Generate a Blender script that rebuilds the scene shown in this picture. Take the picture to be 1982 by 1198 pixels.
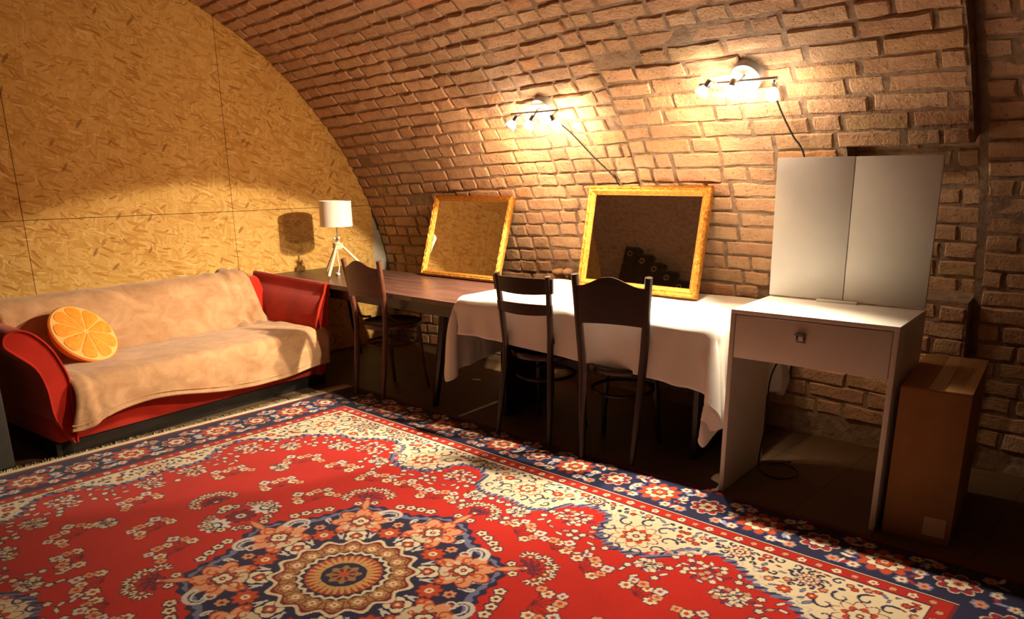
import bpy, bmesh, math, random
import numpy as np
from mathutils import Vector, Matrix, noise

random.seed(7); rng = np.random.default_rng(7)
for o in list(bpy.data.objects): bpy.data.objects.remove(o, do_unlink=True)
scene = bpy.context.scene
COL = scene.collection
R = math.radians

# ------------------------------------------------------------------ camera, world, light, exposure
cam_d = bpy.data.cameras.new('camera'); cam = bpy.data.objects.new('camera', cam_d); COL.objects.link(cam)
cam_d.sensor_fit = 'HORIZONTAL'; cam_d.sensor_width = 36.0
cam_d.lens = 1453.94 / 1982 * 36.0
cam_d.shift_y = 139.8 / 1982
cam_d.clip_start = 0.05
CAM = Vector((1.507, -2.888, 1.385))
def cam_matrix(yaw, pitch, roll):
    f = Vector((math.cos(pitch)*math.cos(yaw), math.cos(pitch)*math.sin(yaw), -math.sin(pitch)))
    r = Vector((math.sin(yaw), -math.cos(yaw), 0)); u = r.cross(f)
    c, s = math.cos(roll), math.sin(roll)
    r2 = c*r + s*u; u2 = -s*r + c*u
    m = Matrix((r2, u2, -f)).transposed().to_4x4(); m.translation = CAM
    return m
cam.matrix_world = cam_matrix(R(134.05), R(15.566), R(-0.502))
scene.camera = cam

world = bpy.data.worlds.new('world'); scene.world = world; world.use_nodes = True
world.node_tree.nodes['Background'].inputs[0].default_value = (1.0, 0.6, 0.3, 1)
world.node_tree.nodes['Background'].inputs[1].default_value = 0.0

scene.view_settings.view_transform = 'Standard'
scene.view_settings.look = 'None'
scene.view_settings.exposure = 0.38
scene.view_settings.gamma = 1.0
scene.view_settings.use_curve_mapping = False

# bulbs: (position, aim point, power, cone, blend)  - the lights themselves are made with the fixtures below
WARM = (1.0, 0.80, 0.54); SPILL_COLOR = (1.0, 0.71, 0.44); HALO_COLOR = (1.0, .60, .30)
def down(az, el): return (math.cos(R(az))*math.cos(R(el)), math.sin(R(az))*math.cos(R(el)), math.sin(R(el)))
# bulbs: ((x, z on the vault), direction, beam power, cone, blend, wide halo, back spill on the wall)
FIX = [
  dict(base=(-1.455, 1.742), sp=.0, bulbs=[((-1.598, .332, 1.640), down(207, -52), 130, 92, .12, 20, 5.0),
                                    ((-1.474, .339, 1.632), down(214, -58), 100, 100, .8, 16, 4.5),
                                    ((-1.276, .346, 1.623), down(25, -66), 40, 104, .8, 0, 5.0)]),
  dict(base=(-0.195, 1.810), sp=-.01, bulbs=[((-.348, .253, 1.717), down(200, -54), 125, 96, .5, 19, 5.5),
                                    ((-.219, .263, 1.707), down(255, -66), 85, 98, 1.0, 6, 3.5),
                                    ((-.028, .279, 1.688), down(285, -48), 150, 92, .7, 0, 1.0)]),
]

# ------------------------------------------------------------------ helpers
def link(o, parent=None):
    COL.objects.link(o)
    if parent is not None: o.parent = parent
    return o
def tag(o, label=None, cat=None, group=None, kind=None):
    if label: o['label'] = label
    if cat: o['category'] = cat
    if group: o['group'] = group
    if kind: o['kind'] = kind
    return o
def empty(name, loc=(0,0,0), rz=0, label=None, cat=None, group=None, kind=None):
    o = bpy.data.objects.new(name, None); o.empty_display_size = .05
    link(o); o.location = loc; o.rotation_euler = (0,0,rz)
    return tag(o, label, cat, group, kind)
def copy_tree(o, parent=None):
    c = o.copy(); COL.objects.link(c); c.parent = parent
    for ch in list(o.children): copy_tree(ch, c)
    return c

class MB:
    """mesh builder"""
    def __init__(s): s.v = []; s.f = []
    def add(s, v, f):
        n = len(s.v); s.v += [tuple(p) for p in v]; s.f += [tuple(i+n for i in q) for q in f]; return s
    def box(s, x0, x1, y0, y1, z0, z1, bev=.0, M=None):
        bm = bmesh.new(); bmesh.ops.create_cube(bm, size=1)
        for w in bm.verts:
            w.co = Vector(((x0+x1)/2 + w.co.x*(x1-x0), (y0+y1)/2 + w.co.y*(y1-y0), (z0+z1)/2 + w.co.z*(z1-z0)))
        if bev > 0:
            bmesh.ops.bevel(bm, geom=bm.edges[:], offset=bev, segments=2, affect='EDGES', profile=.5)
        if M is not None: bm.transform(M)
        bm.verts.index_update()
        s.add([w.co[:] for w in bm.verts], [[w.index for w in f.verts] for f in bm.faces]); bm.free(); return s
    def tube(s, pts, rad, seg=10, cap=True, flat=None):
        pts = [Vector(p) for p in pts]; n = len(pts)
        rad = [rad]*n if isinstance(rad, (int, float)) else list(rad)
        rings = []; prev = None
        for i, p in enumerate(pts):
            t = (pts[min(i+1, n-1)] - pts[max(i-1, 0)]).normalized()
            if prev is None:
                a = Vector((1,0,0)) if abs(t.x) < .8 else Vector((0,1,0))
                nn = (a - t*a.dot(t)).normalized()
            else: nn = (prev - t*prev.dot(t)).normalized()
            prev = nn; b = t.cross(nn)
            fx, fy = flat if flat else (1, 1)
            rings.append([p + rad[i]*(fx*math.cos(2*math.pi*k/seg)*nn + fy*math.sin(2*math.pi*k/seg)*b) for k in range(seg)])
        v = [q for r in rings for q in r]; f = []
        for i in range(n-1):
            for k in range(seg):
                f.append((i*seg+k, i*seg+(k+1) % seg, (i+1)*seg+(k+1) % seg, (i+1)*seg+k))
        if cap: f.append(tuple(range(seg-1, -1, -1))); f.append(tuple((n-1)*seg+k for k in range(seg)))
        return s.add(v, f)
    def lathe(s, prof, seg=32, M=None, capb=True, capt=True):
        v = []; f = []
        for r, z in prof:
            for k in range(seg):
                a = 2*math.pi*k/seg; p = Vector((r*math.cos(a), r*math.sin(a), z))
                v.append(M @ p if M is not None else p)
        n = len(prof)
        for i in range(n-1):
            for k in range(seg):
                f.append((i*seg+k, i*seg+(k+1) % seg, (i+1)*seg+(k+1) % seg, (i+1)*seg+k))
        if capb: f.append(tuple(range(seg-1, -1, -1)))
        if capt: f.append(tuple((n-1)*seg+k for k in range(seg)))
        return s.add(v, f)
    def grid(s, P, closed_u=False):
        """P[i][j] points"""
        nu = len(P); nv = len(P[0]); v = [p for r in P for p in r]; f = []
        for i in range(nu if closed_u else nu-1):
            for j in range(nv-1):
                a = i*nv+j; b = ((i+1) % nu)*nv+j
                f.append((a, b, b+1, a+1))
        return s.add(v, f)
    def mesh(s, name):
        m = bpy.data.meshes.new(name); m.from_pydata(s.v, [], s.f); m.update(); return m
    def build(s, name, mat, parent=None, smooth=40, recalc=True):
        m = s.mesh(name)
        if recalc:
            bm = bmesh.new(); bm.from_mesh(m); bmesh.ops.recalc_face_normals(bm, faces=bm.faces[:]); bm.to_mesh(m); bm.free()
        if mat: m.materials.append(mat)
        o = bpy.data.objects.new(name, m); link(o, parent)
        if smooth:
            m.shade_smooth()
            m.set_sharp_from_angle(angle=R(smooth))
        return o

def catmull(pts, n):
    pts = [Vector(p) for p in pts]; out = []
    P = [2*pts[0]-pts[1]] + pts + [2*pts[-1]-pts[-2]]
    for i in range(1, len(P)-2):
        for k in range(n):
            t = k/n; a, b, c, d = P[i-1], P[i], P[i+1], P[i+2]
            out.append(.5*((2*b) + (c-a)*t + (2*a-5*b+4*c-d)*t*t + (3*b-a-3*c+d)*t**3))
    out.append(pts[-1]); return out

# ------------------------------------------------------------------ materials
class NT:
    def __init__(s, name):
        s.m = bpy.data.materials.new(name); s.m.use_nodes = True
        s.t = s.m.node_tree; s.b = s.t.nodes['Principled BSDF']
    def n(s, typ, **kw):
        nd = s.t.nodes.new(typ)
        for k, v in kw.items():
            if k == 'ins':
                for i, val in v.items():
                    if hasattr(val, 'is_output') or isinstance(val, bpy.types.NodeSocket): s.t.links.new(val, nd.inputs[i])
                    else: nd.inputs[i].default_value = val
            else: setattr(nd, k, v)
        return nd
    def l(s, a, b): s.t.links.new(a, b)
    def set(s, **kw):
        for k, v in kw.items():
            i = s.b.inputs[{'color': 'Base Color', 'rough': 'Roughness', 'metal': 'Metallic', 'spec': 'Specular IOR Level', 'sheen': 'Sheen Weight', 'coat': 'Coat Weight'}[k]]
            if isinstance(v, bpy.types.NodeSocket): s.l(v, i)
            else: i.default_value = (*v, 1) if isinstance(v, tuple) and len(v) == 3 else v
    def obj(s): return s.n('ShaderNodeTexCoord').outputs['Object']
    def noise(s, vec, scale, detail=4, rough=.55, dist=0):
        nd = s.n('ShaderNodeTexNoise', ins={'Vector': vec, 'Scale': scale, 'Detail': detail, 'Roughness': rough, 'Distortion': dist}); return nd.outputs['Fac']
    def mapv(s, vec, loc=(0,0,0), rot=(0,0,0), scale=(1,1,1)):
        return s.n('ShaderNodeMapping', ins={'Vector': vec, 'Location': loc, 'Rotation': rot, 'Scale': scale}).outputs[0]
    def ramp(s, fac, stops, interp='LINEAR'):
        nd = s.n('ShaderNodeValToRGB'); cr = nd.color_ramp; cr.interpolation = interp
        while len(cr.elements) < len(stops): cr.elements.new(.5)
        for e, (p, c) in zip(cr.elements, stops):
            e.position = p; e.color = (*c, 1) if len(c) == 3 else c
        s.l(fac, nd.inputs[0]); return nd.outputs[0]
    def mix(s, fac, a, b, mode='MIX'):
        nd = s.n('ShaderNodeMix', data_type='RGBA', blend_type=mode)
        for i, v in ((0, fac), (6, a), (7, b)):
            if isinstance(v, bpy.types.NodeSocket): s.l(v, nd.inputs[i])
            else: nd.inputs[i].default_value = (*v, 1) if isinstance(v, tuple) and len(v) == 3 else v
        return nd.outputs[2]
    def math(s, op, a, b=0.0, clamp=False):
        nd = s.n('ShaderNodeMath', operation=op, use_clamp=clamp)
        for i, v in ((0, a), (1, b)):
            if isinstance(v, bpy.types.NodeSocket): s.l(v, nd.inputs[i])
            else: nd.inputs[i].default_value = v
        return nd.outputs[0]
    def bump(s, h, strength=.4, dist=.01):
        nd = s.n('ShaderNodeBump', ins={'Height': h, 'Strength': strength, 'Distance': dist}); s.l(nd.outputs[0], s.b.inputs['Normal']); return nd

def simple(name, color, rough=.5, metal=0, var=.0, scale=20, bump=0, bscale=80, **kw):
    t = NT(name); v = t.obj(); n = t.noise(v, scale)
    d = tuple(c*(1-var) for c in color); b = tuple(min(1, c*(1+var)) for c in color)
    t.set(color=t.ramp(n, [(.3, d), (.7, b)]), rough=rough, metal=metal, **kw)
    if bump: t.bump(t.noise(v, bscale), bump, .004)
    return t.m

def mat_brick():
    t = NT('old_brick'); v = t.obj()
    oi = t.n('ShaderNodeObjectInfo').outputs['Random']; isl = t.n('ShaderNodeNewGeometry').outputs['Random Per Island']
    r = t.math('FRACT', t.math('ADD', t.math('MULTIPLY', oi, 7.31), t.math('MULTIPLY', isl, 3.77)))
    base = t.ramp(r, [(0, (.46, .27, .165)), (.25, (.56, .35, .215)), (.5, (.62, .42, .265)), (.75, (.54, .33, .205)), (.93, (.50, .36, .195)), (1, (.62, .29, .13))])
    vv = t.n('ShaderNodeVectorMath', operation='ADD', ins={0: v}); 
    cmb = t.n('ShaderNodeCombineXYZ', ins={0: t.math('MULTIPLY', r, 31.0), 1: t.math('MULTIPLY', r, 17.0), 2: 0.0}); t.l(cmb.outputs[0], vv.inputs[1])
    n1 = t.noise(vv.outputs[0], 14, 6, .65); n2 = t.noise(vv.outputs[0], 70, 4, .6)
    c = t.mix(t.ramp(n1, [(.35, (0,0,0)), (.75, (1,1,1))]), t.mix(.35, base, (.30, .17, .10)), t.mix(.30, base, (.72, .49, .29)))
    c = t.mix(t.ramp(n2, [(.28, (1,1,1)), (.40, (0,0,0))]), c, (.16, .09, .05))
    t.set(color=c, rough=.93, spec=.2)
    h = t.math('ADD', t.math('MULTIPLY', n1, 1.0), t.math('MULTIPLY', n2, .45))
    t.bump(h, .9, .016); return t.m
def mat_mortar():
    t = NT('lime_mortar'); v = t.obj(); n = t.noise(v, 22, 6, .65); n2 = t.noise(v, 4, 3)
    c = t.mix(n2, (.27, .185, .125), (.40, .30, .215)); c = t.mix(t.ramp(n, [(.3, (1,1,1)), (.55, (0,0,0))]), c, (.20, .125, .08))
    t.set(color=c, rough=.95, spec=.15); t.bump(n, .8, .02); return t.m
def mat_osb():
    t = NT('osb_board'); v = t.obj()
    p = t.mapv(v, rot=(0, R(90), 0))            # wall lies in the yz plane -> use y,z
    w = t.n('ShaderNodeTexNoise', ins={'Vector': v, 'Scale': 3.0, 'Detail': 2.0}).outputs['Color']
    wv = t.n('ShaderNodeVectorMath', operation='SCALE', ins={0: w, 'Scale': .10}).outputs[0]
    pv = t.n('ShaderNodeVectorMath', operation='ADD', ins={0: v, 1: wv}).outputs[0]
    layers = []; hs = []
    for i, (ang, lx, lz) in enumerate(((12, 62, 12), (62, 66, 12), (-35, 58, 11), (100, 80, 13), (-68, 52, 9))):
        q = t.mapv(t.mapv(pv, loc=(0, i*3.7, i*1.9), rot=(R(ang), 0, 0)), scale=(1.0, lx, lz))
        vo = t.n('ShaderNodeTexVoronoi', voronoi_dimensions='3D', feature='F1', ins={'Vector': q, 'Scale': 1.0, 'Randomness': 1.0})
        sep = t.n('ShaderNodeSeparateColor', ins={0: vo.outputs['Color']})
        layers.append((sep.outputs[0], sep.outputs[1], vo.outputs['Distance']))
    col = t.ramp(layers[0][0], [(0, (.55, .31, .070)), (.5, (.70, .44, .125)), (1, (.80, .55, .20))])
    h = layers[0][0]
    for i in range(1, 5):
        a, b, d = layers[i]
        c = t.ramp(a, [(0, (.34, .14, .02)), (.10, (.50, .245, .045)), (.5, (.69, .43, .12)), (.88, (.80, .55, .195)), (1, (.88, .66, .30))])
        mask = t.math('MULTIPLY', t.ramp(b, [(.60, (0,0,0)), (.63, (1,1,1))], 'LINEAR'), t.ramp(d, [(.50, (1,1,1)), (.58, (0,0,0))]))
        col = t.mix(mask, col, c)
        h = t.math('ADD', t.math('MULTIPLY', h, t.math('SUBTRACT', 1.0, mask)), t.math('MULTIPLY', mask, a))
    # few dark knots and bark strands
    q = t.mapv(t.mapv(pv, rot=(R(35), 0, 0)), scale=(1, 38, 11))
    vo = t.n('ShaderNodeTexVoronoi', ins={'Vector': q, 'Scale': 1.0}); sep = t.n('ShaderNodeSeparateColor', ins={0: vo.outputs['Color']})
    dk = t.math('MULTIPLY', t.ramp(sep.outputs[2], [(.965, (0,0,0)), (.97, (1,1,1))]), t.ramp(vo.outputs['Distance'], [(.30, (1,1,1)), (.40, (0,0,0))]))
    col = t.mix(t.math('MULTIPLY', dk, .8), col, (.16, .055, .015))
    big = t.noise(v, 1.3, 3); col = t.mix(.25, col, t.ramp(big, [(.3, (.50, .27, .06)), (.7, (.80, .53, .18))]))
    t.set(color=col, rough=.72, spec=.25); t.bump(h, .5, .008); return t.m
def mat_velvet(name, c, dark):
    t = NT(name); v = t.obj(); n = t.noise(v, 6, 4, .6); n2 = t.noise(v, 160, 2)
    t.set(color=t.mix(t.ramp(n, [(.3, (0,0,0)), (.7, (1,1,1))]), dark, c), rough=.9, spec=.1, sheen=.25)
    t.bump(n2, .25, .003); return t.m
def mat_throw():
    t = NT('plush_throw'); v = t.obj(); n = t.noise(t.mapv(v, scale=(1, 1, 1.4)), 7, 6, .62, .8); n2 = t.noise(v, 220, 2); n3 = t.noise(v, 30, 4, .6, 1.5)
    c = t.mix(t.ramp(n, [(.30, (0,0,0)), (.68, (1,1,1))]), (.36, .18, .08), (.60, .375, .205))
    c = t.mix(t.math('MULTIPLY', n3, .35), c, (.64, .42, .25))
    t.set(color=c, rough=.92, spec=.1, sheen=.3); t.bump(t.math('ADD', n2, t.math('MULTIPLY', n3, .7)), .3, .006); return t.m
def mat_wood(name, c1, c2, rough=.4, sc=(3, 30, 30)):
    t = NT(name); v = t.mapv(t.obj(), scale=sc); n = t.noise(v, 1.5, 6, .6, .6)
    t.set(color=t.ramp(n, [(.3, c1), (.7, c2)]), rough=t.ramp(n, [(.2, (rough*.8,)*3), (.8, (min(1, rough*1.3),)*3)])); t.bump(n, .12, .004); return t.m
def mat_linen():
    t = NT('white_linen'); v = t.obj(); n = t.noise(v, 5, 4, .6); w = t.noise(t.mapv(v, scale=(1, 1, 1)), 260, 2)
    t.set(color=t.ramp(n, [(.3, (.72, .70, .68)), (.7, (.80, .785, .765))]), rough=.85, spec=.15)
    t.bump(t.math('ADD', w, t.math('MULTIPLY', n, 1.5)), .16, .004); return t.m
def mat_gold():
    t = NT('gilt_frame'); v = t.obj(); n = t.noise(v, 60, 5, .65, 1.2); n2 = t.noise(v, 9, 3)
    c = t.mix(t.ramp(n, [(.3, (0,0,0)), (.6, (1,1,1))]), (.32, .115, .014), t.mix(n2, (.74, .365, .065), (.62, .285, .045)))
    t.set(color=c, rough=.38, metal=.75); t.bump(n, .55, .012); return t.m
def mat_card():
    t = NT('cardboard'); v = t.obj(); n = t.noise(v, 9, 4); w = t.n('ShaderNodeTexWave', ins={'Vector': v, 'Scale': 60.0, 'Distortion': .5}).outputs['Fac']
    t.set(color=t.ramp(n, [(.3, (.30, .155, .062)), (.7, (.36, .19, .08))]), rough=.85, spec=.2); t.bump(w, .08, .003); return t.m
def mat_floor():
    t = NT('floor_tiles'); v = t.obj(); n = t.noise(v, 5, 5, .6)
    br = t.n('ShaderNodeTexBrick', offset=0.0, ins={'Vector': v, 'Color1': (.10,.060,.030,1), 'Color2': (.08,.048,.025,1), 'Mortar': (.05,.03,.017,1), 'Scale': 1.0, 'Mortar Size': .006, 'Brick Width': .33, 'Row Height': .33})
    t.set(color=t.mix(t.math('MULTIPLY', n, .6), br.outputs['Color'], (.11, .066, .034)), rough=.55, spec=.35)
    t.bump(t.math('ADD', t.math('MULTIPLY', br.outputs['Fac'], -1.0), t.math('MULTIPLY', n, .3)), .3, .004); return t.m
def mat_emit(name, c, s):
    t = NT(name); t.b.inputs['Emission Color'].default_value = (*c, 1); t.b.inputs['Emission Strength'].default_value = s
    t.set(color=(.9, .9, .9)); return t.m
def mat_mirror():
    t = NT('mirror_glass'); v = t.obj(); n = t.noise(v, 40, 4)
    t.set(color=(.90, .88, .85), metal=1.0, rough=t.ramp(n, [(.4, (.012,)*3), (.8, (.05,)*3)])); return t.m
def mat_attr(name, rough=.95):
    t = NT(name); a = t.n('ShaderNodeAttribute', attribute_name='col').outputs['Color']; v = t.obj(); n = t.noise(v, 330, 2); n2 = t.noise(v, 3, 4)
    c = t.mix(t.math('MULTIPLY', n, .35), a, (0, 0, 0)); c = t.mix(t.math('MULTIPLY', t.ramp(n2, [(.35, (0,0,0)), (.75, (1,1,1))]), .16), c, (0, 0, 0), 'MIX')
    t.set(color=c, rough=rough, spec=.08, sheen=.12); t.bump(n, .5, .006); return t.m

M = dict(
  brick=mat_brick(), mortar=mat_mortar(), osb=mat_osb(), floor=mat_floor(),
  red=mat_velvet('red_velour', (.52, .028, .012), (.36, .016, .008)), throw=mat_throw(),
  black=simple('black_lacquer', (.012, .009, .008), .35, var=.2), darkwood=mat_wood('dark_stained_wood', (.012, .0055, .004), (.026, .011, .008), .36),
  redwood=mat_wood('red_brown_bentwood', (.060, .018, .009), (.11, .034, .015), .36), table=mat_wood('worn_dark_tabletop', (.050, .022, .017), (.095, .045, .036), .33, (2, 14, 14)),
  linen=mat_linen(), white=simple('white_laminate', (.70, .69, .66), .35, var=.02), gold=mat_gold(), mirror=mat_mirror(), card=mat_card(),
  chrome=simple('dark_chrome', (.16, .15, .15), .18, 1.0, var=.05), steel=simple('brushed_steel', (.62, .60, .57), .28, 1.0, var=.05), greypaint=simple('white_enamel', (.40, .385, .36), .4, var=.03), whitepaint=simple('white_paint', (.78, .76, .73), .45, var=.03),
  shade=simple('white_lampshade', (.80, .76, .70), .85, var=.02, bump=.1, bscale=300), palewood=mat_wood('pale_lamp_wood', (.62, .50, .34), (.74, .62, .45), .5),
  cord=simple('black_cord', (.012, .011, .01), .5, var=.1), rope=simple('pale_rope', (.68, .58, .42), .9, var=.15, scale=150, bump=.4),
  bulb=mat_emit('bulb_glow', (1.0, .93, .80), 26), plaster=simple('grey_plaster', (.46, .44, .36), .9, var=.1, bump=.3),
  rind=simple('orange_rind', (.78, .25, .03), .8, var=.1, bump=.2), pith=simple('orange_pith', (.88, .50, .15), .85, var=.06), pulp=None,
  tape=simple('packing_tape', (.42, .27, .12), .3, var=.05), paper=simple('paper_label', (.5, .38, .26), .7, var=.05),
  case=simple('black_vinyl', (.028, .028, .024), .5, var=.2, bump=.2), ivory=simple('ivory_fringe', (.62, .55, .38), .95, var=.2, scale=60),
  rug=mat_attr('woven_rug'),
)
def mat_pulp():
    t = NT('orange_pulp'); v = t.obj(); n = t.noise(v, 30, 5, .6, 2.0)
    t.set(color=t.ramp(n, [(.3, (.85, .22, .008)), (.7, (.95, .40, .03))]), rough=.75); return t.m
M['pulp'] = mat_pulp()

# ------------------------------------------------------------------ the room
XW = -3.68; XE = 3.4; CY, CZ, RR = -1.547, .101, 2.589
def vpt(x, s, off=0.0):
    """point on the vault: s = arc length above the springing (negative: upright wall), off = towards the room"""
    if s < 0: return Vector((x, CY+RR-off, CZ+s))
    a = s/RR; r = RR-off
    return Vector((x, CY+r*math.cos(a), CZ+r*math.sin(a)))
def vframe(x, s, off=0.0):
    a = max(0, s)/RR
    nrm = Vector((0, -math.cos(a), -math.sin(a))); up = Vector((0, -math.sin(a), math.cos(a))); ex = up.cross(nrm)
    m = Matrix((ex, up, nrm)).transposed().to_4x4(); m.translation = vpt(x, s, off); return m

b = MB(); b.add([(XW-.2, -4.3, 0), (XE+.2, -4.3, 0), (XE+.2, 1.4, 0), (XW-.2, 1.4, 0), (XW-.2, -4.3, -.1), (XE+.2, -4.3, -.1), (XE+.2, 1.4, -.1), (XW-.2, 1.4, -.1)],
  [(0,1,2,3), (7,6,5,4), (0,4,5,1), (1,5,6,2), (2,6,7,3), (3,7,4,0)])
floor = tag(b.build('floor', M['floor'], smooth=0), kind='structure')

# brick vault, side in view
XB0, XB1, ZN = -.976, .665, 1.49     # proud bay between XB0 and XB1; recess under ZN right of XN
XN = .17; SN = RR*math.asin((ZN-CZ)/RR)
def depth_off(x, s):
    if XB0 <= x <= XB1:
        if x > XN and .72 < s < SN: return -.10
        return .022
    return -.045 if x > XB1 else 0.0
SMAX = 4.07
xs = sorted(set([XW, XB0-.001, XB0+.001, XN-.001, XN+.001, XB1-.001, XB1+.001, XE] + list(np.arange(XW, XE, .09))))
ss = sorted(set([-CZ, 0, .719, .721, SN-.001, SN+.001, SMAX] + list(np.arange(.06, SMAX, .09))))
P = [[vpt(x, s, depth_off(x, s) + (-.006 if x < XB0 else -.002) + .010*(noise.noise(Vector((x*3.1, s*3.1, 2)))) + .005*noise.noise(Vector((x*11, s*11, 5)))) for s in ss] for x in xs]
b = MB(); b.grid(P); wall_back = tag(b.build('wall_back', M['mortar'], smooth=50), kind='structure')
# other half of the vault (behind the camera) and the far end wall
P = [[Vector((x, CY + (RR+.0)*math.cos(a), CZ + RR*math.sin(a))) for a in np.linspace(SMAX/RR, math.pi, 30)] + [Vector((x, CY-RR, 0))] for x in np.linspace(XW, XE, 40)]
tag(MB().grid(P).build('ceiling', M['mortar'], smooth=60), kind='structure')
tag(MB().box(XE, XE+.12, -4.3, 1.3, 0, 2.8).build('wall_right', M['mortar'], smooth=0), kind='structure')

# bricks -----------------------------------------------------------------
def brick_mesh(L, Hh, k):
    r = random.Random(k*13+int(L*1000))
    nx, ny = (4, 2) if L > .2 else (3, 2)
    D = .035; be = .0065 + r.random()*.005
    def warp(x, y):
        return (x + .009*noise.noise(Vector((x*13+k*7, y*24, 1.3))), y + .009*noise.noise(Vector((x*15, y*24+k*5, 7.7))))
    front = []
    v = []; f = []
    xs_ = np.linspace(-L/2+be, L/2-be, nx+1); ys_ = np.linspace(-Hh/2+be*.8, Hh/2-be*.8, ny+1)
    for j, y in enumerate(ys_):
        for i, x in enumerate(xs_):
            wx, wy = warp(x, y)
            v.append((wx, wy, .007*noise.noise(Vector((x*16+k*3.3, y*30, 3.1)))))
    for j in range(ny):
        for i in range(nx):
            a = j*(nx+1)+i; f.append((a, a+1, a+nx+2, a+nx+1))
    ring = [i for i in range(nx+1)] + [j*(nx+1)+nx for j in range(1, ny+1)] + [ny*(nx+1)+i for i in range(nx-1, -1, -1)] + [j*(nx+1) for j in range(ny-1, 0, -1)]
    n0 = len(v)
    for q in ring:
        x, y, z = v[q]
        sx = max(-1, min(1, x/(L/2-be*1.25))); sy = max(-1, min(1, y/(Hh/2-be)))
        ox = math.copysign(be, x) if abs(x) > L/2-be*2.2 else 0; oy = math.copysign(be*.8, y) if abs(y) > Hh/2-be*2.0 else 0
        if ox and oy: ox *= .62; oy *= .62
        v.append((x+ox*.8, y+oy*.8, -.007+.003*r.uniform(-1, 1)))
    n1 = len(v); m = len(ring)
    for k2 in range(m):
        x, y, z = v[n0+k2]; v.append((x*1.0, y*1.0, -D))
    for k2 in range(m):
        a, c = k2, (k2+1) % m
        f.append((ring[a], n0+a, n0+c, ring[c])[::1]); f.append((n0+a, n1+a, n1+c, n0+c))
    me = bpy.data.meshes.new('brick'); me.from_pydata(v, [], f)
    bm = bmesh.new(); bm.from_mesh(me); bmesh.ops.recalc_face_normals(bm, faces=bm.faces[:])
    if sum(fc.normal.z for fc in bm.faces if abs(fc.normal.z) > .8) < 0: bmesh.ops.reverse_faces(bm, faces=bm.faces[:])
    bm.to_mesh(me); bm.free()
    me.materials.append(M['brick']); me.shade_smooth(); me.set_sharp_from_angle(angle=R(28)); return me
PITCH = .0845; BH = .0745
KINDS = {'s': .272, 'h': .132, 'q': .095}
VAR = {k: [brick_mesh(L, BH, i) for i in range(9)] for k, L in KINDS.items()}
mats = []     # (kind, variant, matrix)
def lay(x0, x1, nrow0, nrow1, sfun, headers, seed, offf):
    r = random.Random(seed)
    for k in range(nrow0, nrow1):
        x = x0; first = True
        while x < x1 - .03:
            kind = 'h' if r.random() < headers(x, k) else ('q' if r.random() < .07 else 's')
            L = KINDS[kind]*r.uniform(.94, 1.06); joint = r.uniform(.009, .017)
            if first: L *= r.uniform(.55, 1.0) if kind != 'q' else 1; first = False
            if x + L > x1 - .06: L = x1 - x
            if L > .30: L = L*.5
            kind = 'q' if L < .115 else ('h' if L < .2 else 's'); sc = L/KINDS[kind]
            xc = x + L/2; s = sfun(xc, k) + r.uniform(-.003, .003)
            off = offf(xc, s)
            if off is not None and r.random() > .006:
                m = vframe(xc, s, off + .006 + r.uniform(-.004, .004)) @ Matrix.Rotation(r.uniform(-.014, .014) + TILT(xc), 4, 'Z') @ Matrix.Rotation(r.uniform(-.014, .014), 4, 'Y') @ Matrix.Rotation(r.uniform(-.025, .025), 4, 'X')
                if r.random() < .5: m = m @ Matrix.Rotation(math.pi, 4, 'Z')
                m = m @ Matrix.Diagonal((sc, r.uniform(.94, 1.07), 1, 1))
                mats.append((kind, r.randrange(9), m))
            x += L + joint
def TILT(x): return math.atan(.045) if x < XB0 else 0.0
def offA(x, s):
    if -1.78 < x < -1.30 and .66 < s < .745: return None      # broken-out course behind the table
    return None if s < -.06 or s > 3.3 else 0.0
def offB(x, s):
    return None if s < -.06 or s > 2.9 else depth_off(x, s)
def offC(x, s): return None if s < -.06 or s > 2.9 else -.045
lay(XW+.01, XB0-.012, -1, 40, lambda x, k: k*PITCH + .045*(x+1.2) - .05 + (.012*math.sin(x*1.7+k*.3)), lambda x, k: .80 if k < 18 else .55, 3, offA)
lay(XB0+.012, XB1-.006, 0, 34, lambda x, k: SN + .038 + (k-17)*PITCH, lambda x, k: .38, 5, offB)
lay(XB1+.03, XE-.02, 0, 36, lambda x, k: SN + .020 + (k-17)*PITCH, lambda x, k: .35, 9, offC)
# the 300 bricks that show largest are objects, the rest one part
IC = cam.matrix_world.inverted()
def screen(p):
    q = IC @ p; d = -q.z
    return (991 + 1453.94*q.x/d, 599 + 139.8 - 1453.94*q.y/d, d) if d > .1 else (-1e5, -1e5, -1)
HIDE = [((1495, 300), (1830, 600)), ((1135, 368), (1380, 585)), ((830, 385), (995, 550)), ((560, 560), (1460, 1198)), ((1400, 590), (1800, 1198))]
def area(kind, m):
    L = KINDS[kind]; p = m.translation; sx, sy, d = screen(p)
    if not (0 < sx < 1982 and 0 < sy < 1198): return 0
    for (a, c), (e, g) in HIDE:
        if a < sx < e and c < sy < g: return 0
    q = [screen(m @ Vector((u*L/2, w*BH/2, 0))) for u, w in ((-1,-1), (1,-1), (1,1), (-1,1))]
    A = abs(sum(q[i][0]*q[(i+1) % 4][1] - q[(i+1) % 4][0]*q[i][1] for i in range(4)))/2
    if sx > 1880 or sy > 600: A *= .3
    return A
ar = [area(k, m) for k, _, m in mats]
order = sorted(range(len(mats)), key=lambda i: -ar[i]); top = set(order[:300])
rest = MB()
for i, (k, vi, m) in enumerate(mats):
    me = VAR[k][vi]
    if i in top:
        o = bpy.data.objects.new('brick', me); COL.objects.link(o); o.parent = wall_back; o.matrix_world = m
    else:
        rest.add([m @ w.co for w in me.vertices], [tuple(p.vertices) for p in me.polygons])
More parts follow.
